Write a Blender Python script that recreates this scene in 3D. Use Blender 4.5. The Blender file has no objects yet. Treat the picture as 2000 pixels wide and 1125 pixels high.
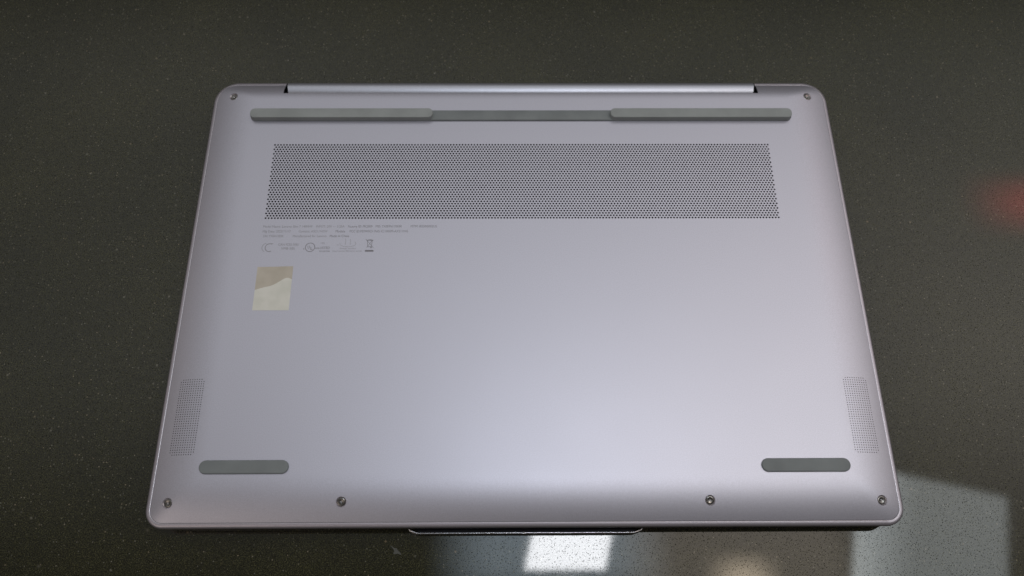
import bpy, bmesh, math, random
from mathutils import Matrix, Vector
from mathutils.geometry import delaunay_2d_cdt
random.seed(7)
S = 0.001                                    # everything below is in millimetres
scene = bpy.context.scene
C = scene.collection

# ------------------------------------------------------------------ camera
cam = bpy.data.cameras.new('camera')
cam.sensor_width = 36.0
cam.lens = 28.03
cam.clip_start = 0.01
cam.clip_end = 50
cam.dof.use_dof = True
cam.dof.focus_distance = 0.352
cam.dof.aperture_fstop = 10.0
co = bpy.data.objects.new('camera', cam)
C.objects.link(co)
Rm = Matrix(((0.9999654100570408, 0.002159507028851039, -0.008032136630236848),
             (-0.005109349980645807, 0.9215029921144142, -0.38833764956150896),
             (0.006563020054039473, 0.3883652559814979, 0.9214821510556761)))
co.matrix_world = Matrix.Translation(Vector((-8.192, -144.592, 333.761)) * S) @ Rm.to_4x4()
scene.camera = co

# ------------------------------------------------------------------ world, lamps and added fill lights
w = bpy.data.worlds.new('World')
scene.world = w
w.use_nodes = True
bg = w.node_tree.nodes['Background']
bg.inputs['Color'].default_value = (1.0, 0.94, 0.88, 1)
bg.inputs['Strength'].default_value = 0.115

def lamp(name, cx, cy, z, sx, sy, radiance, colour, soft=0.0, rot=0.0, skew=0.0, slope=0.0, aim=None, ellipse=False):
    """a flat lamp or fill light sx by sy (mm) hanging face down (or aimed at a point); soft = share of each side over which
    its light fades out, skew = slant of its sides, slope = how much brighter its left side is"""
    l = bpy.data.lights.new(name, 'AREA')
    l.shape = 'ELLIPSE' if ellipse else 'RECTANGLE'
    l.size = sx * S
    l.size_y = sy * S
    l.energy = radiance * math.pi * l.size * l.size_y * (math.pi / 4 if ellipse else 1)
    l.color = colour
    o = bpy.data.objects.new(name, l)
    o.location = (cx * S, cy * S, z * S)
    if aim:
        o.rotation_euler = (Vector(aim) - Vector((cx, cy, z))).to_track_quat('-Z', 'Y').to_euler()
    else:
        o.rotation_euler = (0, 0, math.radians(rot))
    C.objects.link(o)
    if soft or skew or slope:
        l.use_nodes = True
        nt = l.node_tree
        em = nt.nodes['Emission']
        tc = nt.nodes.new('ShaderNodeTexCoord')
        ge = nt.nodes.new('ShaderNodeNewGeometry')
        sp = nt.nodes.new('ShaderNodeSeparateXYZ')
        nt.links.new(ge.outputs['Parametric'], sp.inputs[0])
        def mth(op, a, b=None, c=None):
            n = nt.nodes.new('ShaderNodeMath'); n.operation = op
            for k, v in enumerate((a, b, c)):
                if v is None: continue
                if isinstance(v, (int, float)): n.inputs[k].default_value = v
                else: nt.links.new(v, n.inputs[k])
            return n.outputs[0]
        u, v = sp.outputs[0], sp.outputs[1]
        if skew:
            u = mth('SUBTRACT', u, mth('MULTIPLY', mth('SUBTRACT', v, 0.5), skew))
        def edge(t):
            d = mth('MINIMUM', t, mth('SUBTRACT', 1.0 , t))
            if skew: d = mth('SUBTRACT', d, abs(skew) / 2)
            m = nt.nodes.new('ShaderNodeMapRange'); m.interpolation_type = 'SMOOTHSTEP'
            m.inputs['From Max'].default_value = max(soft, 0.01)
            nt.links.new(d, m.inputs['Value'])
            return m.outputs[0]
        k = mth('MULTIPLY', edge(u), edge(v))
        if slope:
            m = nt.nodes.new('ShaderNodeMapRange'); m.interpolation_type = 'SMOOTHSTEP'
            m.inputs['From Max'].default_value = 0.45
            m.inputs['To Min'].default_value = 1.0 + slope
            m.inputs['To Max'].default_value = 1.0
            nt.links.new(u, m.inputs['Value'])
            k = mth('MULTIPLY', k, m.outputs[0])
        nt.links.new(k, em.inputs['Strength'])
    return o

H = 1800
lamp('ceiling_lamp', 157, 45, H, 250, 150, 19, (0.98, 0.98, 1.0), soft=0.03, skew=0.14)
lamp('lamp_surround', 110, 90, H + 8, 680, 420, 3.2, (0.72, 0.87, 1.0), soft=0.30)
lamp('ceiling_panel', 1092, 19, H, 416, 400, 2.6, (0.90, 0.98, 1.0), soft=0.06, rot=-12.9, slope=1.3)
lamp('warm_ceiling', 1500, 500, H + 20, 2600, 2400, 0.75, (1.0, 0.89, 0.80), soft=0.5)
lamp('warm_fill', 600, 60, H + 12, 760, 620, 1.6, (1.0, 0.88, 0.76), soft=0.22)  # added fill that lifts the counter and metal right of centre
lamp('ceiling_fill', 800, 1050, H + 40, 8000, 2500, 0.54, (0.98, 0.99, 0.97), soft=0.33)  # added fill standing in for soft bounce light from overhead
lamp('warm_bulb', 592, -50, H - 30, 230, 170, 6.5, (1.0, 0.82, 0.60), soft=0.5)
lamp('red_glow', 1660, 1040, H - 10, 580, 270, 2.1, (1.0, 0.05, 0.05), soft=0.5)  # red light added so the counter mirrors an unknown red thing
lamp('warm_side_fill', -2200, 700, 1300, 1500, 1100, 0.42, (1.0, 0.84, 0.74), soft=0.4, aim=(0, 0, 0))  # unseen fill added to warm the left edge
lamp('warm_side_fill', 2300, 700, 1300, 1500, 1100, 0.75, (1.0, 0.84, 0.74), soft=0.4, aim=(0, 0, 0))  # unseen fill added to warm the right edge
lamp('warm_side_fill', -1000, -900, 1300, 1500, 1100, 1.1, (1.0, 0.84, 0.72), soft=0.4, aim=(0, 0, 0))  # unseen fill added to brighten the front slope on the left

scene.view_settings.view_transform = 'Standard'
scene.view_settings.look = 'None'
scene.view_settings.exposure = 0.0
scene.view_settings.gamma = 1.0

# ------------------------------------------------------------------ materials
class NT:
    def __init__(s, name):
        s.m = bpy.data.materials.new(name)
        s.m.use_nodes = True
        s.t = s.m.node_tree
        s.b = s.t.nodes['Principled BSDF']
    def n(s, typ, **kw):
        nd = s.t.nodes.new(typ)
        for k, v in kw.items():
            if k.startswith('i_'):
                nd.inputs[k[2:].replace('_', ' ')].default_value = v
            else:
                setattr(nd, k, v)
        return nd
    def l(s, a, b):
        s.t.links.new(a, b)
    def set(s, **kw):
        for k, v in kw.items():
            key = k.replace('_', ' ')
            if isinstance(v, tuple) and len(v) == 3:
                v = v + (1,)
            s.b.inputs[key].default_value = v
        return s
    def ramp(s, src, stops, interp='LINEAR'):
        r = s.n('ShaderNodeValToRGB')
        r.color_ramp.interpolation = interp
        e = r.color_ramp.elements
        while len(e) < len(stops):
            e.new(0.5)
        for i, (p, c) in enumerate(stops):
            e[i].position = p
            if not isinstance(c, tuple):
                c = (c, c, c)
            e[i].color = c + (1,)
        s.l(src, r.inputs[0])
        return r.outputs[0]
    def mix(s, fac, a, b, mode='MIX'):
        m = s.n('ShaderNodeMix', data_type='RGBA', blend_type=mode)
        for idx, v in ((0, fac), (6, a), (7, b)):
            if hasattr(v, 'type') and hasattr(v, 'links'):
                s.l(v, m.inputs[idx])
            else:
                if isinstance(v, tuple) and len(v) == 3:
                    v = v + (1,)
                m.inputs[idx].default_value = v
        return m.outputs[2]

def metal(name, col, rough, grain=1.0, metallic=0.9):
    t = NT(name).set(Base_Color=col, Metallic=metallic, Roughness=rough)
    tc = t.n('ShaderNodeTexCoord')
    n1 = t.n('ShaderNodeTexNoise', i_Scale=2600.0, i_Detail=2.0, i_Roughness=0.7)
    t.l(tc.outputs['Object'], n1.inputs['Vector'])
    n2 = t.n('ShaderNodeTexNoise', i_Scale=28.0, i_Detail=3.0, i_Roughness=0.6)
    t.l(tc.outputs['Object'], n2.inputs['Vector'])
    g = t.ramp(n1.outputs['Fac'], [(0.3, 0.90), (0.7, 1.08)])
    k = t.mix(1.0, col, g, 'MULTIPLY')
    t.l(k, t.b.inputs['Base Color'])
    rr = t.n('ShaderNodeMapRange', i_From_Min=0.3, i_From_Max=0.7, i_To_Min=rough - 0.006, i_To_Max=rough + 0.006)
    t.l(n2.outputs['Fac'], rr.inputs['Value'])
    t.l(rr.outputs[0], t.b.inputs['Roughness'])
    if grain:
        bp = t.n('ShaderNodeBump', i_Strength=0.10 * grain, i_Distance=0.00006)
        t.l(n1.outputs['Fac'], bp.inputs['Height'])
        t.l(bp.outputs[0], t.b.inputs['Normal'])
    return t.m

M = {}
M['alu'] = metal('anodised_aluminium', (0.578, 0.577, 0.668), 0.43)
M['frame'] = metal('frame_aluminium', (0.53, 0.505, 0.575), 0.40)
M['hinge'] = metal('hinge_aluminium', (0.50, 0.515, 0.59), 0.38)
M['polish'] = metal('polished_edge', (0.80, 0.79, 0.84), 0.16, 0)
M['chamfer'] = metal('bright_chamfer', (0.60, 0.57, 0.62), 0.38, 0)
M['black'] = NT('black_plastic').set(Base_Color=(0.005, 0.006, 0.010), Roughness=0.5, Specular_IOR_Level=0.15).m
M['inner'] = NT('inner_black').set(Base_Color=(0.004, 0.004, 0.007), Roughness=0.9).m
M['glass'] = NT('black_glass_edge').set(Base_Color=(0.008, 0.009, 0.014), Roughness=0.18).m

def rubber(name, col, rough=0.6):
    t = NT(name).set(Base_Color=col, Roughness=rough)
    t.b.inputs['Specular IOR Level'].default_value = 0.45
    tc = t.n('ShaderNodeTexCoord')
    n = t.n('ShaderNodeTexNoise', i_Scale=1800.0, i_Detail=3.0)
    t.l(tc.outputs['Object'], n.inputs['Vector'])
    d = t.n('ShaderNodeTexNoise', i_Scale=90.0, i_Detail=4.0)
    t.l(tc.outputs['Object'], d.inputs['Vector'])
    g = t.ramp(d.outputs['Fac'], [(0.3, 0.90), (0.7, 1.10)])
    t.l(t.mix(1.0, col, g, 'MULTIPLY'), t.b.inputs['Base Color'])
    bp = t.n('ShaderNodeBump', i_Strength=0.15, i_Distance=0.0001)
    t.l(n.outputs['Fac'], bp.inputs['Height'])
    t.l(bp.outputs[0], t.b.inputs['Normal'])
    return t.m
M['rubber'] = rubber('grey_rubber', (0.225, 0.250, 0.262))
M['rubber_pad'] = rubber('grey_rubber_pad', (0.325, 0.352, 0.358))

t = NT('turned_steel').set(Base_Color=(0.24, 0.235, 0.23), Metallic=1.0, Roughness=0.15)
t.b.inputs['Anisotropic'].default_value = 0.85
tg = t.n('ShaderNodeTangent', direction_type='RADIAL', axis='Z')
t.l(tg.outputs[0], t.b.inputs['Tangent'])
M['screw'] = t.m
M['recess'] = NT('drive_recess').set(Base_Color=(0.6, 0.6, 0.62), Metallic=1.0, Roughness=0.25).m
M['ink'] = NT('etched_print').set(Base_Color=(0.23, 0.225, 0.25), Metallic=0.7, Roughness=0.52).m
M['ink_faint'] = NT('etched_print_faint').set(Base_Color=(0.34, 0.335, 0.37), Metallic=0.8, Roughness=0.5).m  # paler colour; on the left lines glare is put into it

def film(name, c1, c2, metallic, rough):
    t = NT(name).set(Metallic=metallic, Roughness=rough)
    tc = t.n('ShaderNodeTexCoord')
    n = t.n('ShaderNodeTexNoise', i_Scale=150.0, i_Detail=2.0)
    t.l(tc.outputs['Object'], n.inputs['Vector'])
    t.l(t.ramp(n.outputs['Fac'], [(0.35, c1), (0.65, c2)]), t.b.inputs['Base Color'])
    return t.m
M['film_tan'] = film('tan_film', (0.52, 0.475, 0.405), (0.58, 0.53, 0.46), 0.35, 0.38)
M['film_pale'] = film('pale_film', (0.72, 0.72, 0.66), (0.80, 0.79, 0.74), 0.30, 0.36)

# granite
t = NT('speckled_granite')
tc = t.n('ShaderNodeTexCoord')
O = tc.outputs['Object']
n_f = t.n('ShaderNodeTexNoise', i_Scale=2000.0, i_Detail=3.0, i_Roughness=0.75)
t.l(O, n_f.inputs['Vector'])
n_m = t.n('ShaderNodeTexNoise', i_Scale=330.0, i_Detail=4.0, i_Roughness=0.7)
t.l(O, n_m.inputs['Vector'])
n_l = t.n('ShaderNodeTexNoise', i_Scale=14.0, i_Detail=3.0, i_Roughness=0.55)
t.l(O, n_l.inputs['Vector'])
base = t.ramp(n_f.outputs['Fac'], [(0.30, (0.004, 0.0042, 0.0022)), (0.50, (0.0115, 0.0122, 0.0038)), (0.70, (0.100, 0.098, 0.046))])
base = t.mix(1.0, base, t.ramp(n_m.outputs['Fac'], [(0.30, 0.70), (0.70, 1.35)]), 'MULTIPLY')
base = t.mix(1.0, base, t.ramp(n_l.outputs['Fac'], [(0.30, (0.75, 0.77, 0.75)), (0.70, (1.25, 1.22, 1.10))]), 'MULTIPLY')
def flecks(scale, radius, keep, cols, soft):
    v = t.n('ShaderNodeTexVoronoi', i_Scale=scale)
    t.l(O, v.inputs['Vector'])
    sep = t.n('ShaderNodeSeparateColor')
    t.l(v.outputs['Color'], sep.inputs[0])
    # warp the cell distance with noise, so that no fleck is a disc
    a = t.n('ShaderNodeMath', operation='MULTIPLY_ADD')
    t.l(n_f.outputs['Fac'], a.inputs[0]); a.inputs[1].default_value = 0.5
    t.l(v.outputs['Distance'], a.inputs[2])
    m1 = t.ramp(a.outputs[0], [(radius + 0.20, 1.0), (radius + 0.20 + soft, 0.0)])
    m2 = t.ramp(sep.outputs[0], [(keep, 0.0), (min(keep + 0.12, 1), 1.0)])
    f = t.mix(1.0, m1, m2, 'MULTIPLY')
    col = t.ramp(sep.outputs[1], cols)
    return f, col
f1, c1 = flecks(620, 0.12, 0.58, [(0.0, (0.12, 0.12, 0.10)), (0.6, (0.22, 0.215, 0.18)), (1.0, (0.32, 0.26, 0.18))], 0.12)
f2, c2 = flecks(240, 0.08, 0.80, [(0.0, (0.11, 0.11, 0.09)), (0.7, (0.20, 0.19, 0.16)), (1.0, (0.24, 0.18, 0.11))], 0.12)
f3, c3 = flecks(95, 0.03, 0.72, [(0.0, (0.07, 0.07, 0.055)), (0.7, (0.11, 0.105, 0.085)), (1.0, (0.13, 0.10, 0.065))], 0.10)
f4, c4 = flecks(1300, 0.07, 0.66, [(0.0, (0.09, 0.09, 0.065)), (1.0, (0.42, 0.40, 0.32))], 0.14)
base = t.mix(f4, base, c4)
base = t.mix(f3, base, c3)
base = t.mix(f1, base, c1)
base = t.mix(f2, base, c2)
t.l(base, t.b.inputs['Base Color'])
# tiny pits in the polish
pv = t.n('ShaderNodeTexVoronoi', i_Scale=1250.0)
t.l(O, pv.inputs['Vector'])
pa = t.n('ShaderNodeMath', operation='MULTIPLY_ADD')
t.l(n_f.outputs['Fac'], pa.inputs[0]); pa.inputs[1].default_value = 0.6
t.l(pv.outputs['Distance'], pa.inputs[2])
pit = t.ramp(pa.outputs[0], [(0.49, 0.0), (0.59, 1.0)])
sp = t.n('ShaderNodeMapRange', i_To_Min=0.10, i_To_Max=0.52)
t.l(pit, sp.inputs['Value'])
t.l(sp.outputs[0], t.b.inputs['Specular IOR Level'])
rg = t.n('ShaderNodeMapRange', i_From_Min=0.35, i_From_Max=0.7, i_To_Min=0.025, i_To_Max=0.05)
t.l(n_m.outputs['Fac'], rg.inputs['Value'])
t.l(rg.outputs[0], t.b.inputs['Roughness'])
bp = t.n('ShaderNodeBump', i_Strength=0.05, i_Distance=0.00002)
t.l(n_f.outputs['Fac'], bp.inputs['Height'])
t.l(bp.outputs[0], t.b.inputs['Normal'])
M['granite'] = t.m

# ------------------------------------------------------------------ mesh helpers
def mesh_obj(name, verts, faces, mat, parent=None, smooth=False, normals=None, mats=None, fm=None, at=None):
    me = bpy.data.meshes.new(name)
    ox, oy, oz = at or (0, 0, 0)
    me.from_pydata([((x - ox) * S, (y - oy) * S, (z - oz) * S) for x, y, z in verts], [], faces)
    for m in (mats or [mat]):
        me.materials.append(m)
    if fm:
        me.polygons.foreach_set('material_index', fm)
    if smooth:
        me.polygons.foreach_set('use_smooth', [True] * len(me.polygons))
    me.update()
    if normals:
        me.normals_split_custom_set_from_vertices(normals)
    o = bpy.data.objects.new(name, me)
    C.objects.link(o)
    if parent:
        o.parent = parent
    if at:
        o.location = (ox * S, oy * S, oz * S)
    return o

class MB:
    def __init__(s): s.v = []; s.f = []; s.m = []
    def add(s, vs, fs, mi=0):
        b = len(s.v); s.v += vs
        for f in fs:
            s.f.append([b + i for i in f]); s.m.append(mi)
    def loft(s, rings, closed=True, caps=(False, False), mi=0):
        n = len(rings[0]); b = len(s.v)
        for r in rings: s.v += r
        for k in range(len(rings) - 1):
            for i in range(n if closed else n - 1):
                j = (i + 1) % n
                s.f.append([b + k * n + i, b + k * n + j, b + (k + 1) * n + j, b + (k + 1) * n + i]); s.m.append(mi)
        if caps[0]: s.f.append([b + i for i in range(n)][::-1]); s.m.append(mi)
        if caps[1]: s.f.append([b + (len(rings) - 1) * n + i for i in range(n)]); s.m.append(mi)

def bevel_obj(o, width, seg=3, angle=30):
    me = o.data
    bm = bmesh.new(); bm.from_mesh(me)
    es = [e for e in bm.edges if len(e.link_faces) == 2 and e.calc_face_angle(0) > math.radians(angle)]
    bmesh.ops.bevel(bm, geom=es, offset=width * S, segments=seg, affect='EDGES', profile=0.6)
    for f in bm.faces: f.smooth = True
    bm.to_mesh(me); bm.free()
    return o

# outlines, counter-clockwise seen from above, same point count for every inset
X0, YF, YR = 156.3, -108.3, 112.6
RF, RR, NX = 8.0, 12.0, 120.35
NA = 14
def outline(inset, z=0.0, rear_extra=0.0):
    x1, yf, yr = X0 - inset, YF + inset, YR - inset - rear_extra
    rf, rr = max(RF - inset, 0.6), max(RR - inset, 0.6)
    pts = []
    def arc(cx, cy, r, a0):
        for i in range(NA + 1):
            a = math.radians(a0 + 90 * i / NA)
            pts.append((cx + r * math.cos(a), cy + r * math.sin(a), z))
    arc(x1 - rf, yf + rf, rf, -90)
    arc(x1 - rr, yr - rr, rr, 0)
    pts.append((NX, yr, z)); pts.append((0, yr, z)); pts.append((-NX, yr, z))
    arc(-x1 + rr, yr - rr, rr, 90)
    arc(-x1 + rf, yf + rf, rf, 180)
    pts.append((0, yf, z))
    return pts

SEAM = 2.25            # the cover starts this far inside the outline
DROP, PN, EX = 3.3, 5.0, 2.2
WX, WF, WR = 21.0, 20.0, 10.5
SX, SF, SR = X0 - SEAM, YF + SEAM, YR - SEAM
def cz(x, y):
    tx = max(0.0, 1 - (SX - abs(x)) / WX)
    tf = max(0.0, 1 - (y - SF) / WF)
    tr = max(0.0, 1 - (SR - y) / WR)
    t = (tx ** PN + tf ** PN + tr ** PN) ** (1 / PN)
    return -DROP * t ** EX
def cn(x, y):
    e = 0.05
    n = Vector((-(cz(x + e, y) - cz(x - e, y)) / (2 * e), -(cz(x, y + e) - cz(x, y - e)) / (2 * e), 1)).normalized()
    return n

# ------------------------------------------------------------------ setting
me_v = []
cx0, cx1, cy0, cy1, zt, zb = -1100, 1300, -450, 1100, -15.0, -55.0
ct = mesh_obj('countertop', [(cx0, cy0, zb), (cx1, cy0, zb), (cx1, cy1, zb), (cx0, cy1, zb),
                             (cx0, cy0, zt), (cx1, cy0, zt), (cx1, cy1, zt), (cx0, cy1, zt)],
              [(4, 5, 6, 7), (3, 2, 1, 0), (0, 1, 5, 4), (1, 2, 6, 5), (2, 3, 7, 6), (3, 0, 4, 7)], M['granite'])
ct['kind'] = 'structure'

# ------------------------------------------------------------------ the laptop
laptop = bpy.data.objects.new('laptop', None)
C.objects.link(laptop)
laptop.location = (0, 0, 0)
laptop['label'] = 'closed silver lilac laptop lying upside down on the dark speckled countertop'
laptop['category'] = 'laptop'

# --- perforation layout
P = 1.459; VY = 52.23; RP = P * 0.8660254; HR = 0.475
VX = 84.0 * P
VY0, VY1 = VY - 16.5 * RP, VY + 16.5 * RP
screws = [(s * 145.4, 101.8) for s in (-1, 1)] + [(s * 146.7, -98.4) for s in (-1, 1)] + [(s * 75.64, -98.2) for s in (-1, 1)]
SCR = 2.12
spk = []                                             # speaker holes
for s in (-1, 1):
    for r in range(33):
        for c in range(11):
            if r in (0, 32) and c in (0, 10): continue
            spk.append((s, s * (138.55 + c * 1.035), -46.39 - r * 1.0135))
SR_ = 0.225

pts, edges, loops = [], [], []
def loop(ps, hole=True):
    b = len(pts); n = len(ps)
    for p in ps: pts.append(Vector((p[0], p[1])))
    for i in range(n): edges.append((b + i, b + (i + 1) % n))
    if hole: loops.append(ps)
o_ = [(p[0], p[1]) for p in outline(SEAM)]
# cut the hinge notch out of the rear edge
cut = []
for p in o_:
    if abs(p[0]) < 0.01 and p[1] > 0:
        cut += [(NX, 103.35), (-NX, 103.35)]
    else:
        cut.append(p)
# resample long edges so that the curved rim is followed
res_ = []
for i, p in enumerate(cut):
    q = cut[(i + 1) % len(cut)]
    d = math.dist(p, q); n = max(1, int(d / 2.5))
    for k in range(n): res_.append((p[0] + (q[0] - p[0]) * k / n, p[1] + (q[1] - p[1]) * k / n))
loop(res_, False)
loop([(-VX, VY0), (VX, VY0), (VX, VY1), (-VX, VY1)])
SPB = {}
for s in (-1, 1):
    xa, xb, ya, yb = 137.8, 149.7, -79.6, -45.6
    ring = []
    cs = [(xa, ya), (xb, ya), (xb, yb), (xa, yb)]
    for i in range(4):
        p, q = cs[i], cs[(i + 1) % 4]
        n = max(1, round(math.dist(p, q) / 1.0))
        for k in range(n): ring.append((s * (p[0] + (q[0] - p[0]) * k / n), p[1] + (q[1] - p[1]) * k / n))
    loop(ring, False)
for _, x, y in spk:
    loop([(x + SR_ * math.cos(a * math.pi / 3), y + SR_ * math.sin(a * math.pi / 3)) for a in range(6)])
for x, y in screws:
    loop([(x + SCR * math.cos(a * math.pi / 16), y + SCR * math.sin(a * math.pi / 16)) for a in range(32)])
def near_hole(x, y):
    if -VX - 0.5 < x < VX + 0.5 and VY0 - 0.5 < y < VY1 + 0.5: return True
    if 137.4 < abs(x) < 150.1 and -80 < y < -45.2: return True
    return any(math.hypot(x - a, y - b) < SCR + 0.4 for a, b in screws)
gx = [i * 1.5 for i in range(-101, 102)]
gy = [-106.0 + i * 1.5 for i in range(0, 144)]
for x in gx:
    for y in gy:
        flat = abs(x) < 126 and -80 < y < 96
        if flat and (round(x / 1.5) % 6 or round((y + 106) / 1.5) % 6): continue
        if near_hole(x, y): continue
        if abs(x) > SX - 1 or y < SF + 1 or y > SR - 1: continue
        if abs(x) < NX + 1 and y > 102.5: continue
        rc = RF if y < 0 else RR                          # keep inside the corner arcs
        kx = abs(x) - (X0 - rc); ky = (YF + rc - y) if y < 0 else (y - (YR - rc))
        if kx > 0 and ky > 0 and math.hypot(kx, ky) > rc - SEAM - 0.7: continue
        pts.append(Vector((x, y)))
vs, es, fs, ov, oe, of_ = delaunay_2d_cdt(pts, edges, [], 0, 1e-5)
inside_o = [Vector((p[0], p[1])) for p in cut]
def in_poly(x, y, poly):
    c = False; n = len(poly); j = n - 1
    for i in range(n):
        xi, yi = poly[i]; xj, yj = poly[j]
        if (yi > y) != (yj > y) and x < (xj - xi) * (y - yi) / (yj - yi) + xi: c = not c
        j = i
    return c
import collections
hgrid = collections.defaultdict(list)
for _, x, y in spk: hgrid[(round(x), round(y))].append((x, y, SR_ * 0.92))
def in_spk(x, y):
    for i in (-1, 0, 1):
        for j in (-1, 0, 1):
            for a, b, r in hgrid.get((round(x) + i, round(y) + j), ()):
                if math.hypot(x - a, y - b) < r: return True
    return False
groups = {'cover': [], -1: [], 1: []}
for f in fs:
    x = sum(vs[i][0] for i in f) / 3; y = sum(vs[i][1] for i in f) / 3
    if -VX < x < VX and VY0 < y < VY1: continue
    if (abs(x) > SX - 14 and (y < SF + 14 or y > SR - 14)) or y > 100 or abs(x) > SX - 0.5 or y < SF + 0.5:
        if not in_poly(x, y, cut): continue
    if any(math.hypot(x - a, y - b) < SCR * 0.98 for a, b in screws): continue
    if 137.8 < abs(x) < 149.7 and -79.6 < y < -45.6:
        if in_spk(x, y): continue
        groups[1 if x > 0 else -1].append(f)
    else:
        groups['cover'].append(f)

def sheet(name, faces, parent, walls=(), wall_depth=0.6, extra=None):
    used = {}; V = []; F = []; Nn = []; fm = []
    for f in faces:
        g = []
        for i in f:
            if i not in used:
                used[i] = len(V); x, y = vs[i]
                V.append((x, y, cz(x, y))); Nn.append(tuple(cn(x, y)))
            g.append(used[i])
        a, b, c = (V[i] for i in g)
        if (b[0] - a[0]) * (c[1] - a[1]) - (b[1] - a[1]) * (c[0] - a[0]) < 0: g.reverse()
        F.append(g); fm.append(0)
    for ring in walls:                                   # vertical walls of holes and of the outer edge
        b0 = len(V); n = len(ring)
        cxm = sum(p[0] for p in ring) / n; cym = sum(p[1] for p in ring) / n
        out = len(ring) > 100
        for p in ring:
            z = cz(p[0], p[1]); V.append((p[0], p[1], z)); V.append((p[0], p[1], z - wall_depth))
            d = Vector((cxm - p[0], cym - p[1], 0)).normalized()
            if out: d = -d
            Nn.append(tuple(d)); Nn.append(tuple(d))
        for i in range(n):
            j = (i + 1) % n
            q = [b0 + 2 * i, b0 + 2 * i + 1, b0 + 2 * j + 1, b0 + 2 * j]
            if not out: q.reverse()
            F.append(q); fm.append(1 if n < 10 else 0)  # small hole walls coloured black for the shadow inside them
    return mesh_obj(name, V, F, None, parent, smooth=True, normals=Nn, mats=[M['alu'], M['inner']], fm=fm)

circ = lambda x, y, r, n: [(x + r * math.cos(2 * math.pi * a / n), y + r * math.sin(2 * math.pi * a / n)) for a in range(n)]
cover = sheet('bottom_cover', groups['cover'], laptop, [circ(x, y, SCR, 32) for x, y in screws] + [res_], 0.9)
for s in (-1, 1):
    sheet('speaker_grille', groups[s], cover, [circ(x, y, SR_, 6) for q, x, y in spk if q == s], 0.5)

# --- main vent grille: one cell per hole
V, F, Nn = [], [], []
up = (0, 0, 1)
def quad(ps, n=up):
    b = len(V); V.extend(ps); Nn.extend([n] * len(ps)); F.append(list(range(b, b + len(ps))))
for j in range(33):
    yc = VY + (16 - j) * RP
    ya, yb = yc - RP / 2, yc + RP / 2
    if j % 2 == 0:
        xs = [i * P for i in range(-83, 84)]
    else:
        xs = [(i + 0.5) * P for i in range(-83, 83)]
    fx = xs[0] - P / 2
    quad([(-VX, ya, 0), (fx, ya, 0), (fx, yb, 0), (-VX, yb, 0)])
    quad([(-fx, ya, 0), (VX, ya, 0), (VX, yb, 0), (-fx, yb, 0)])
    for xc in xs:
        b = len(V)
        hx, hy = P / 2, RP / 2
        sq = [(hx, 0), (hx, hy), (0, hy), (-hx, hy), (-hx, 0), (-hx, -hy), (0, -hy), (hx, -hy)]
        for dx, dy in sq: V.append((xc + dx, yc + dy, 0)); Nn.append(up)
        for k in range(8):
            a = k * math.pi / 4
            if k % 2: a = math.atan2(sq[k][1], sq[k][0])
            V.append((xc + HR * math.cos(a), yc + HR * math.sin(a), 0)); Nn.append(up)
        for k in range(8):
            a = k * math.pi / 4
            if k % 2: a = math.atan2(sq[k][1], sq[k][0])
            for dz in (0, -0.7):
                V.append((xc + HR * math.cos(a), yc + HR * math.sin(a), dz)); Nn.append((-math.cos(a), -math.sin(a), 0))
        for k in range(8):
            l = (k + 1) % 8
            F.append([b + k, b + l, b + 8 + l, b + 8 + k])
            F.append([b + 16 + 2 * k, b + 16 + 2 * l, b + 17 + 2 * l, b + 17 + 2 * k])
fmv = [1 if abs(V[f[2]][2]) > 0.5 else 0 for f in F]  # hole walls black, their inner shadow put into the colour
mesh_obj('vent_grille', V, F, None, cover, smooth=True, normals=Nn, mats=[M['alu'], M['inner']], fm=fmv)

# black plates added behind the perforations in place of the shaded inside
def plate(name, x0, x1, y0, y1, z0, z1, mat, parent):
    v = [(x0, y0, z0), (x1, y0, z0), (x1, y1, z0), (x0, y1, z0), (x0, y0, z1), (x1, y0, z1), (x1, y1, z1), (x0, y1, z1)]
    return mesh_obj(name, v, [(4, 5, 6, 7), (3, 2, 1, 0), (0, 1, 5, 4), (1, 2, 6, 5), (2, 3, 7, 6), (3, 0, 4, 7)], mat, parent)
plate('dark_backing', -VX - 2, VX + 2, VY0 - 2, VY1 + 2, -2.2, -1.4, M['inner'], cover)
for s in (-1, 1):
    plate('dark_backing', min(s * 136, s * 150.5), max(s * 136, s * 150.5), -81, -44, -5.2, -3.6, M['inner'], cover)

# --- base frame (rim round the cover)
prof = [(SEAM + 0.25, -4.6), (SEAM - 0.10, -4.6), (SEAM - 0.13, -0.16), (SEAM - 0.17, -0.03), (SEAM - 0.36, 0.0), (1.30, -0.12), (0.72, -0.34), (0.30, -0.75),
        (0.06, -1.35), (0.0, -2.1), (0.12, -3.2), (0.55, -4.5), (1.5, -5.8), (2.8, -6.7), (6.0, -7.0)]
ringsf = []
ref = outline(SEAM)
for k, (ins, dz) in enumerate(prof):
    r = []
    for p, q in zip(outline(ins), ref):
        zi = cz(q[0], q[1])
        f = min(1.0, max(0.0, ins / SEAM)) if k > 1 else 1.0
        base_z = zi * f + (-DROP) * (1 - f)
        r.append((p[0], p[1], -4.6 + (zi + DROP) * 0 if k < 2 else base_z + dz))
    ringsf.append(r)
b = MB()
n = len(ref)
b.v = [p for r in ringsf for p in r]
idx0 = [i for i, p in enumerate(ref) if abs(p[0]) < 0.01 and p[1] > 0][0]
for k in range(len(prof) - 1):
    for i in range(n):
        j = (i + 1) % n
        if i in (idx0, idx0 - 1): continue               # open at the hinge notch
        b.f.append([k * n + i, (k + 1) * n + i, (k + 1) * n + j, k * n + j]); b.m.append(1 if k == 3 else 0)
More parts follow.
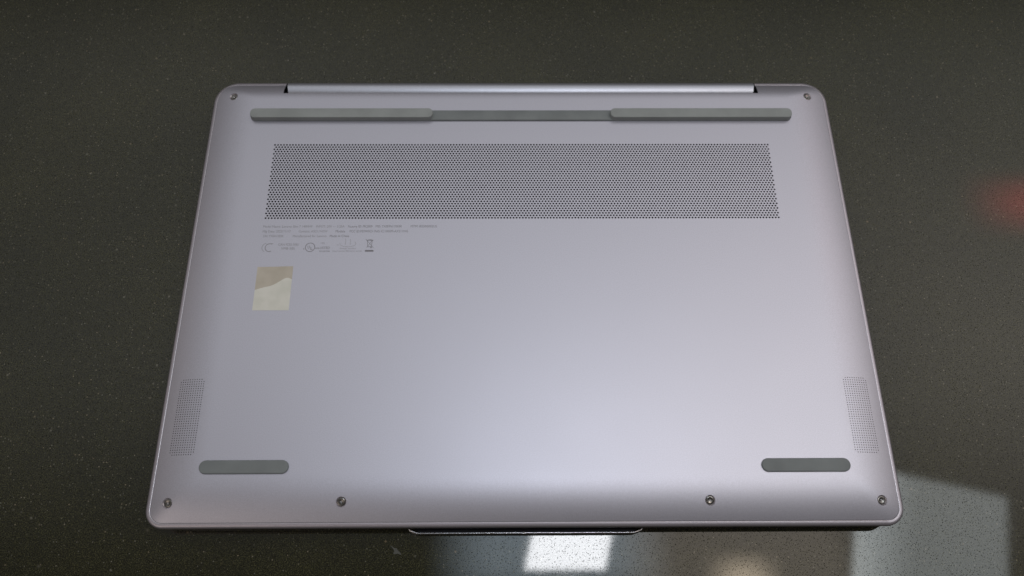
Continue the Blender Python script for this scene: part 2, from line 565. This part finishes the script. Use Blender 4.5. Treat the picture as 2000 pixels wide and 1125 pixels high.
fr = mesh_obj('base_frame', b.v, b.f, None, laptop, smooth=True, mats=[M['frame'], M['chamfer']], fm=b.m)
bmf = bmesh.new(); bmf.from_mesh(fr.data)
for e in bmf.edges:
    if len(e.link_faces) == 2 and (e.calc_face_angle(0) > math.radians(38) or e.link_faces[0].material_index != e.link_faces[1].material_index): e.smooth = False
bmesh.ops.recalc_face_normals(bmf, faces=bmf.faces)
bmf.to_mesh(fr.data); bmf.free()

# notch walls and underside (dark)
b = MB()
for s in (-1, 1):
    line = [(s * NX, 103.35 + (SR - 103.35) * k / 8, cz(NX, 103.35 + (SR - 103.35) * k / 8) - 0.02) for k in range(9)]
    rear = [(s * NX, YR - ins, -DROP + dz) for ins, dz in prof[2:]]
    bot = [(s * NX, 103.35, -10.3)]
    ring = line + rear + bot
    b.add(ring, [list(range(len(ring)))])
b.add([(-NX, 103.35, -0.45), (NX, 103.35, -0.45), (NX, 103.35, -10.3), (-NX, 103.35, -10.3)], [(0, 1, 2, 3)])
mesh_obj('notch_wall', b.v, b.f, M['black'], fr)
# keyboard deck side, hidden face towards the lid
b = MB()
b.loft([outline(2.9, -10.0), outline(3.4, -10.45)], caps=(False, False))
deck = [p for p in outline(3.4, -10.5) if not (abs(p[0]) < 0.01 and p[1] > 0)]
out_deck = []
for p in deck:
    out_deck.append(p)
for i, p in enumerate(out_deck):
    if abs(p[0] - NX) < 0.01 and p[1] > 0: k = i
out_deck = out_deck[:k + 1] + [(NX, 103.0, -10.5), (-NX, 103.0, -10.5)] + out_deck[k + 1:]
mesh_obj('keyboard_deck', out_deck, [list(range(len(out_deck)))[::-1]], M['black'], laptop)

# --- lid
b = MB()
lidr = [(0.75, -10.75), (0.65, -10.95), (0.75, -11.35)]
b.loft([outline(a, z) for a, z in [(3.0, -10.62), (1.2, -10.62)] + lidr], caps=(True, False), mi=0)
b.loft([outline(a, z) for a, z in [(0.75, -11.35), (0.62, -11.5), (0.75, -12.3), (1.3, -13.5), (2.4, -14.5), (4.0, -15.0)]], caps=(False, True), mi=1)
lid = mesh_obj('lid', b.v, b.f, None, laptop, smooth=True, mats=[M['black'], M['frame']], fm=b.m)
# opening lip on the front edge
def trap(y_in, xa, xb, y_out, z):
    return [(-xa, y_in, z), (-xb, y_out, z), (xb, y_out, z), (xa, y_in, z)]
b = MB()
b.loft([trap(-105.0, 50.0, 44.6, -109.35, -10.55), trap(-105.0, 50.0, 44.6, -109.35, -13.4)], caps=(True, False))
lip = mesh_obj('opening_lip', b.v, b.f, M['black'], lid)
b = MB()
def lipline(off, z):
    return [(-48.3 - off, -108.15 + 0.0, z), (-47.6 - off, -108.5 - off, z), (-44.9 - off * .6, -109.45 - off, z), (-44.2 - off * .4, -109.5 - off, z),
            (44.2 + off * .4, -109.5 - off, z), (44.9 + off * .6, -109.45 - off, z), (47.6 + off, -108.5 - off, z), (48.3 + off, -108.15, z)]
b.loft([lipline(0.0, -11.0), lipline(0.02, -10.55), lipline(0.14, -10.42), lipline(0.42, -10.46), lipline(0.56, -10.75), lipline(0.45, -11.6), lipline(-.4, -13.3)], closed=False)
bar = mesh_obj('polished_edge', b.v, b.f, M['polish'], lip, smooth=True)

# --- hinge bar in the rear notch
prof_h = [(103.75, -9.0), (103.70, -3.4), (103.80, -2.7), (104.2, -2.15), (104.9, -1.72), (105.8, -1.36), (106.8, -1.08), (107.8, -0.92), (108.8, -0.95),
          (109.8, -1.25), (110.8, -1.95), (111.8, -3.2), (112.6, -5.2), (113.0, -8.0), (112.9, -11.0), (111.6, -13.2), (109.0, -14.6)]
def hx(y): return 118.35 + (y - 103.7) / 9.4 * 1.35
b = MB()
for s in (-1, 1): pass
rg_ = []
for f, ins in ((-1, .5), (-1, .12), (-1, 0), (1, 0), (1, .12), (1, .5)):
    dx = {0: 0.45, .12: 0.12, .5: 0.0}[ins]
    rg_.append([(f * (hx(y) - dx) if ins != .5 else f * hx(y), y, z - (0 if ins != .5 else 0.35)) for y, z in prof_h])
b.loft(rg_, closed=True, caps=(True, True))
hb = mesh_obj('hinge_bar', b.v, b.f, M['hinge'], laptop, smooth=True)
bmf = bmesh.new(); bmf.from_mesh(hb.data)
bmesh.ops.recalc_face_normals(bmf, faces=bmf.faces)
for e in bmf.edges:
    if len(e.link_faces) == 2 and e.calc_face_angle(0) > math.radians(40): e.smooth = False
bmf.to_mesh(hb.data); bmf.free()

# --- rubber feet
def stadium(x0, x1, y0, y1, z, ins=0, n=12):
    x0, x1, y0, y1 = x0 + ins, x1 - ins, y0 + ins, y1 - ins
    r = (y1 - y0) / 2; cy = (y0 + y1) / 2
    p = []
    for i in range(n + 1):
        a = -math.pi / 2 + math.pi * i / n; p.append((x1 - r + r * math.cos(a), cy + r * math.sin(a), z))
    for i in range(n + 1):
        a = math.pi / 2 + math.pi * i / n; p.append((x0 + r + r * math.cos(a), cy + r * math.sin(a), z))
    return p
def roundbar(x0, x1, y0, y1, z, ins=0, rad=2.0, n=8):
    x0, x1, y0, y1 = x0 + ins, x1 - ins, y0 + ins, y1 - ins
    r = max(rad - ins, 0.3)
    p = []
    for cx, cy, a0 in ((x1 - r, y0 + r, -90), (x1 - r, y1 - r, 0), (x0 + r, y1 - r, 90), (x0 + r, y0 + r, 180)):
        for i in range(n + 1):
            a = math.radians(a0 + 90 * i / n); p.append((cx + r * math.cos(a), cy + r * math.sin(a), z))
    return p
b = MB()
y0, y1 = 86.3, 92.3
b.loft([roundbar(-134.9, 134.9, y0, y1, -0.3, 0, 2.6), roundbar(-134.9, 134.9, y0, y1, 0.55, 0.05, 2.6), roundbar(-134.9, 134.9, y0, y1, 0.82, 0.16, 2.6),
        roundbar(-134.9, 134.9, y0, y1, 0.95, 0.42, 2.6)], caps=(False, True))
rail = mesh_obj('rubber_rail', b.v, b.f, M['rubber'], laptop, smooth=True)
for s in (-1, 1):
    b = MB()
    xa, xb = (44.0, 134.75) if s > 0 else (-134.75, -44.0)
    ya, yb = 86.38, 92.2
    b.loft([roundbar(xa, xb, ya, yb, 0.6, 0, 2.5), roundbar(xa, xb, ya, yb, 2.5, 0.20, 2.5), roundbar(xa, xb, ya, yb, 2.82, 0.24, 2.5),
            roundbar(xa, xb, ya, yb, 2.95, 0.31, 2.5), roundbar(xa, xb, ya, yb, 3.0, 0.42, 2.5), roundbar(xa, xb, ya, yb, 3.02, 0.60, 2.5)], caps=(False, True))
    mesh_obj('raised_pad', b.v, b.f, M['rubber_pad'], rail, smooth=True)
for s in (-1, 1):
    b = MB()
    xa, xb = (98.1, 135.2) if s > 0 else (-135.2, -98.1)
    ya, yb = -87.05, -81.35
    b.loft([stadium(xa, xb, ya, yb, -0.4), stadium(xa, xb, ya, yb, 0.5, 0.03), stadium(xa, xb, ya, yb, 0.75, 0.12),
            stadium(xa, xb, ya, yb, 0.88, 0.32), stadium(xa, xb, ya, yb, 0.92, 0.7)], caps=(False, True))
    mesh_obj('rubber_foot', b.v, b.f, M['rubber'], laptop, smooth=True)

# --- screws
def star(r1, r2, z, n=6):
    p = []
    for i in range(n * 4):
        a = 2 * math.pi * i / (n * 4)
        r = (r1 + r2) / 2 + (r1 - r2) / 2 * math.cos(n * a)
        p.append((r * math.cos(a), r * math.sin(a), z))
    return p
rnd = random.Random(3)
hr = [(1.66, -1.1), (1.65, -0.45), (1.58, -0.38), (1.1, -0.44), (0.52, -0.52)]
for x, y in screws:
    nrm = cn(x, y)
    q = Vector((0, 0, 1)).rotation_difference(nrm)
    tw = rnd.uniform(0, 6.28)
    b = MB()
    rings = [[(r * math.cos(2 * math.pi * i / 24), r * math.sin(2 * math.pi * i / 24), z) for i in range(24)] for r, z in hr]
    rings.append([(p[0], p[1], -0.54) for p in star(0.46, 0.34, 0)])
    b.loft(rings)
    o = mesh_obj('screw', b.v, b.f, M['screw'], laptop, smooth=True)
    o.location = (x * S, y * S, cz(x, y) * S)
    o.rotation_mode = 'QUATERNION'
    from mathutils import Quaternion
    o.rotation_quaternion = q @ Quaternion((0, 0, 1), tw)
    b = MB()
    b.loft([star(0.46, 0.34, -0.54), star(0.20, 0.16, -0.80)], caps=(False, True))
    d = mesh_obj('drive_recess', b.v, b.f, M['recess'], o)
    # floor of the counterbore
    b = MB()
    b.loft([circ3 for circ3 in ([(r * math.cos(2 * math.pi * i / 32), r * math.sin(2 * math.pi * i / 32), z) for i in range(32)] for r, z in ((2.10, -0.12), (2.0, -0.30), (1.74, -0.42), (1.70, -1.1), (0.8, -1.2)))], caps=(False, True))
    mesh_obj('screw_seat', b.v, b.f, M['chamfer'], o, smooth=True)

# --- sticker
def wav(x):
    k = (x + 121.7) / 16.2
    return -4.6 + 5.9 * (3 * k * k - 2 * k ** 3) + 0.9 * math.sin(k * 9.0) * 0.5 - (0.9 if k > 0.85 else 0) * (k - .85) / .15
NS = 24
xl, xr = -121.75, -105.5
low, mid, top = [], [], []
for i in range(NS + 1):
    x = xl + (xr - xl) * i / NS
    k = i / NS
    low.append((x + (0.0 if k < .5 else 0.1), -14.55, 0.06)); mid.append((x, wav(x), 0.07)); top.append((x - 0.05 * k, 6.7 + 0.45 * k, 0.06 + (0.25 * (1 - k) ** 8)))
def flap(name, a, c, mat, parent):
    b = MB()
    n = len(a)
    rows = [[(p[0] + (q[0] - p[0]) * t, p[1] + (q[1] - p[1]) * t, p[2] + (q[2] - p[2]) * t) for p, q in zip(a, c)] for t in (0, .25, .5, .75, 1)]
    for r in rows: b.v += r
    for k in range(4):
        for i in range(n - 1): b.f.append([k * n + i, k * n + i + 1, (k + 1) * n + i + 1, (k + 1) * n + i])
    ring = rows[0] + [r[-1] for r in rows[1:-1]] + rows[-1][::-1] + [r[0] for r in rows[-2:0:-1]]
    m = len(ring); b0 = len(b.v)
    b.v += ring + [(p[0], p[1], 0.005) for p in ring]
    for i in range(m): b.f.append([b0 + i, b0 + (i + 1) % m + 0, b0 + m + (i + 1) % m, b0 + m + i])
    return mesh_obj(name, b.v, b.f, mat, parent)
stk = flap('sticker', low, mid, M['film_pale'], laptop)
stk['label'] = 'pale translucent sticker with a wavy tan upper part'
flap('tan_film', mid, top, M['film_tan'], stk)

# --- print
def text(body, x0, x1, y, size=None, mat='ink', z=0.02, parent=laptop, name='printed_text'):
    cu = bpy.data.curves.new('t', 'FONT')
    cu.body = body; cu.size = 1.0; cu.resolution_u = 2
    o = bpy.data.objects.new('t', cu); C.objects.link(o)
    dg = bpy.context.evaluated_depsgraph_get()
    me = bpy.data.meshes.new_from_object(o.evaluated_get(dg))
    bpy.data.objects.remove(o); bpy.data.curves.remove(cu)
    xs = [v.co.x for v in me.vertices]
    a, c = min(xs), max(xs)
    k = (x1 - x0) / (c - a)
    sy = size or k
    for v in me.vertices:
        v.co = Vector(((x0 + (v.co.x - a) * k) * S, (y + v.co.y * sy) * S, z * S))
    me.materials.clear(); me.materials.append(M[mat])
    me.name = name
    ob = bpy.data.objects.new(name, me); C.objects.link(ob); ob.parent = parent
    return ob
TS = 1.75
L1, L2, L3 = 27.0, 24.45, 22.0
text('Model Name: Lenovo Slim 7 14IMH9', -121.7, -98.7, L1, TS, 'ink_faint')
text('INPUT: 20V --- 3.25A', -96.9, -83.6, L1, TS, 'ink_faint')
text('Factory ID: PK2009', -81.9, -70.6, L1, TS)
text('MO: YX0E9N119X00', -69.0, -56.9, L1, TS)
text('MTM: 83D00002US', -52.6, -40.4, L1, TS)
text('Mfg Date: 2023/11/17', -121.6, -108.6, L2, TS, 'ink_faint')
text('Contains: AX211NGW', -104.8, -91.4, L2, TS, 'ink_faint')
text('Module', -87.6, -83.2, L2, TS)
text('FCC ID:PD9AX211NG IC:1000M-AX211NG', -81.0, -53.8, L2, TS)
text('S/N: YX0AC4DK', -121.1, -111.7, L3, TS, 'ink_faint')
text('Manufactured for Lenovo', -107.3, -91.6, L3, TS, 'ink_faint')
text('Made in China', -90.1, -81.1, L3, TS)
text('CAN ICES-3(B)/', -113.6, -104.0, 17.6, 1.75, 'ink_faint')
text('NMB-3(B)', -112.0, -105.8, 15.6, 1.75, 'ink_faint')
text('c', -101.9, -101.2, 15.6, 1.6)
text('I.T.E.', -94.0, -92.0, 18.5, 1.0)
text('us', -96.2, -94.6, 15.9, 1.7)
text('LISTED', -94.2, -89.6, 15.9, 1.7)
text('E162346', -94.2, -89.5, 14.4, 1.1)
text('Energy Verified', -84.9, -77.7, 15.8, 1.0, 'ink_faint')
text('International Efficiency Levels', -88.2, -74.6, 14.5, 1.0, 'ink_faint')

def stroke(path, wdt, name='printed_mark', mat='ink', z=0.02, closed=False, parent=laptop):
    b = MB(); n = len(path)
    L, Rr = [], []
    for i in range(n):
        p = Vector(path[i])
        a = Vector(path[(i - 1) % n] if closed or i else path[i]); c = Vector(path[(i + 1) % n] if closed or i < n - 1 else path[i])
        d = (c - a).normalized(); nn = Vector((-d.y, d.x)) * wdt / 2
        L.append((p.x + nn.x, p.y + nn.y, z)); Rr.append((p.x - nn.x, p.y - nn.y, z))
    b.v = L + Rr
    for i in range(n if closed else n - 1):
        j = (i + 1) % n; b.f.append([i, n + i, n + j, j])
    return b
def arcp(cx, cy, rx, ry, a0, a1, n=28):
    return [(cx + rx * math.cos(math.radians(a0 + (a1 - a0) * i / n)), cy + ry * math.sin(math.radians(a0 + (a1 - a0) * i / n))) for i in range(n + 1)]
def mark(strokes, mat='ink', z=0.02, polys=()):
    b = MB()
    for path, wdt in strokes:
        s_ = stroke(path, wdt, z=z); b.add(s_.v, s_.f); z += 0.003
    for pl in polys:
        b.add([(x, y, z) for x, y in pl], [list(range(len(pl)))]); z += 0.003
    return mesh_obj('printed_mark', b.v, b.f, M[mat], laptop)
# listed mark: circle with letters
mark([(arcp(-98.75, 16.75, 2.15, 2.2, 0, 360, 40), 0.28)])
text('U', -99.9, -98.9, 16.2, 2.1, z=0.03)
text('L', -98.5, -97.5, 15.5, 2.1, z=0.03)
# wheeled bin crossed out, and its bar
bx, by = -71.3, 18.7
mark([([(bx - 2.0, by + 2.3), (bx + 1.9, by - 2.3)], 0.18), ([(bx + 1.3, by + 1.9), (bx - 1.3, by - 2.2)], 0.16),
      ([(bx - 1.5, by + 1.55), (bx + 1.6, by + 1.55)], 0.30), ([(bx - 1.15, by + 1.5), (bx - .8, by - 1.8)], 0.2),
      ([(bx + 1.15, by + 1.5), (bx + .8, by - 1.8)], 0.2), ([(bx - .9, by - 1.75), (bx + .9, by - 1.75)], 0.2),
      (arcp(bx + .75, by - 2.0, .32, .32, 0, 360, 10), 0.22), ([(bx - .7, by + 2.0), (bx + .9, by + 2.0)], 0.16)])
mark([], polys=[[(-73.3, 14.45), (-69.3, 14.45), (-69.3, 15.3), (-73.3, 15.3)]])
# energy mark: shallow curve with two strokes
mark([(arcp(-81.4, 18.6, 3.7, 1.6, 165, 395), 0.16), ([(-82.6, 18.0), (-82.6, 21.3)], 0.16), ([(-80.3, 18.0), (-80.3, 20.9)], 0.16),
      ([(-86.4, 17.9), (-85.6, 17.9)], 0.2)], 'ink_faint')
# large C shaped mark
mark([(arcp(-117.6, 16.6, 1.9, 2.0, 60, 300), 0.35), (arcp(-117.6, 16.6, 3.4, 2.7, 120, 230), 0.2), ([(-118, 18.6), (-116, 18.6)], 0.3)], 'ink_faint')

# ------------------------------------------------------------------ mark on the counter
fl = [(-56.6, -113.9), (-55.6, -114.6), (-54.6, -115.2), (-53.7, -115.3), (-53.2, -116.2), (-52.3, -117.0), (-51.6, -117.9), (-52.6, -117.6), (-53.4, -117.4),
      (-54.6, -117.6), (-55.2, -117.3), (-54.7, -116.5), (-55.1, -115.7), (-55.9, -114.9)]
b = MB()
b.loft([[(x, y, -14.998) for x, y in fl][::-1], [(x, y, -14.94) for x, y in fl][::-1]], caps=(False, True))
mk = NT('dried_smear').set(Base_Color=(0.085, 0.088, 0.08), Roughness=0.6)
sm = mesh_obj('dried_smear', b.v, b.f, mk.m)
bmf = bmesh.new(); bmf.from_mesh(sm.data); bmesh.ops.recalc_face_normals(bmf, faces=bmf.faces); bmf.to_mesh(sm.data); bmf.free()
sm['label'] = 'small pale grey dried smear on the dark counter in front of the laptop'
sm['category'] = 'smear'
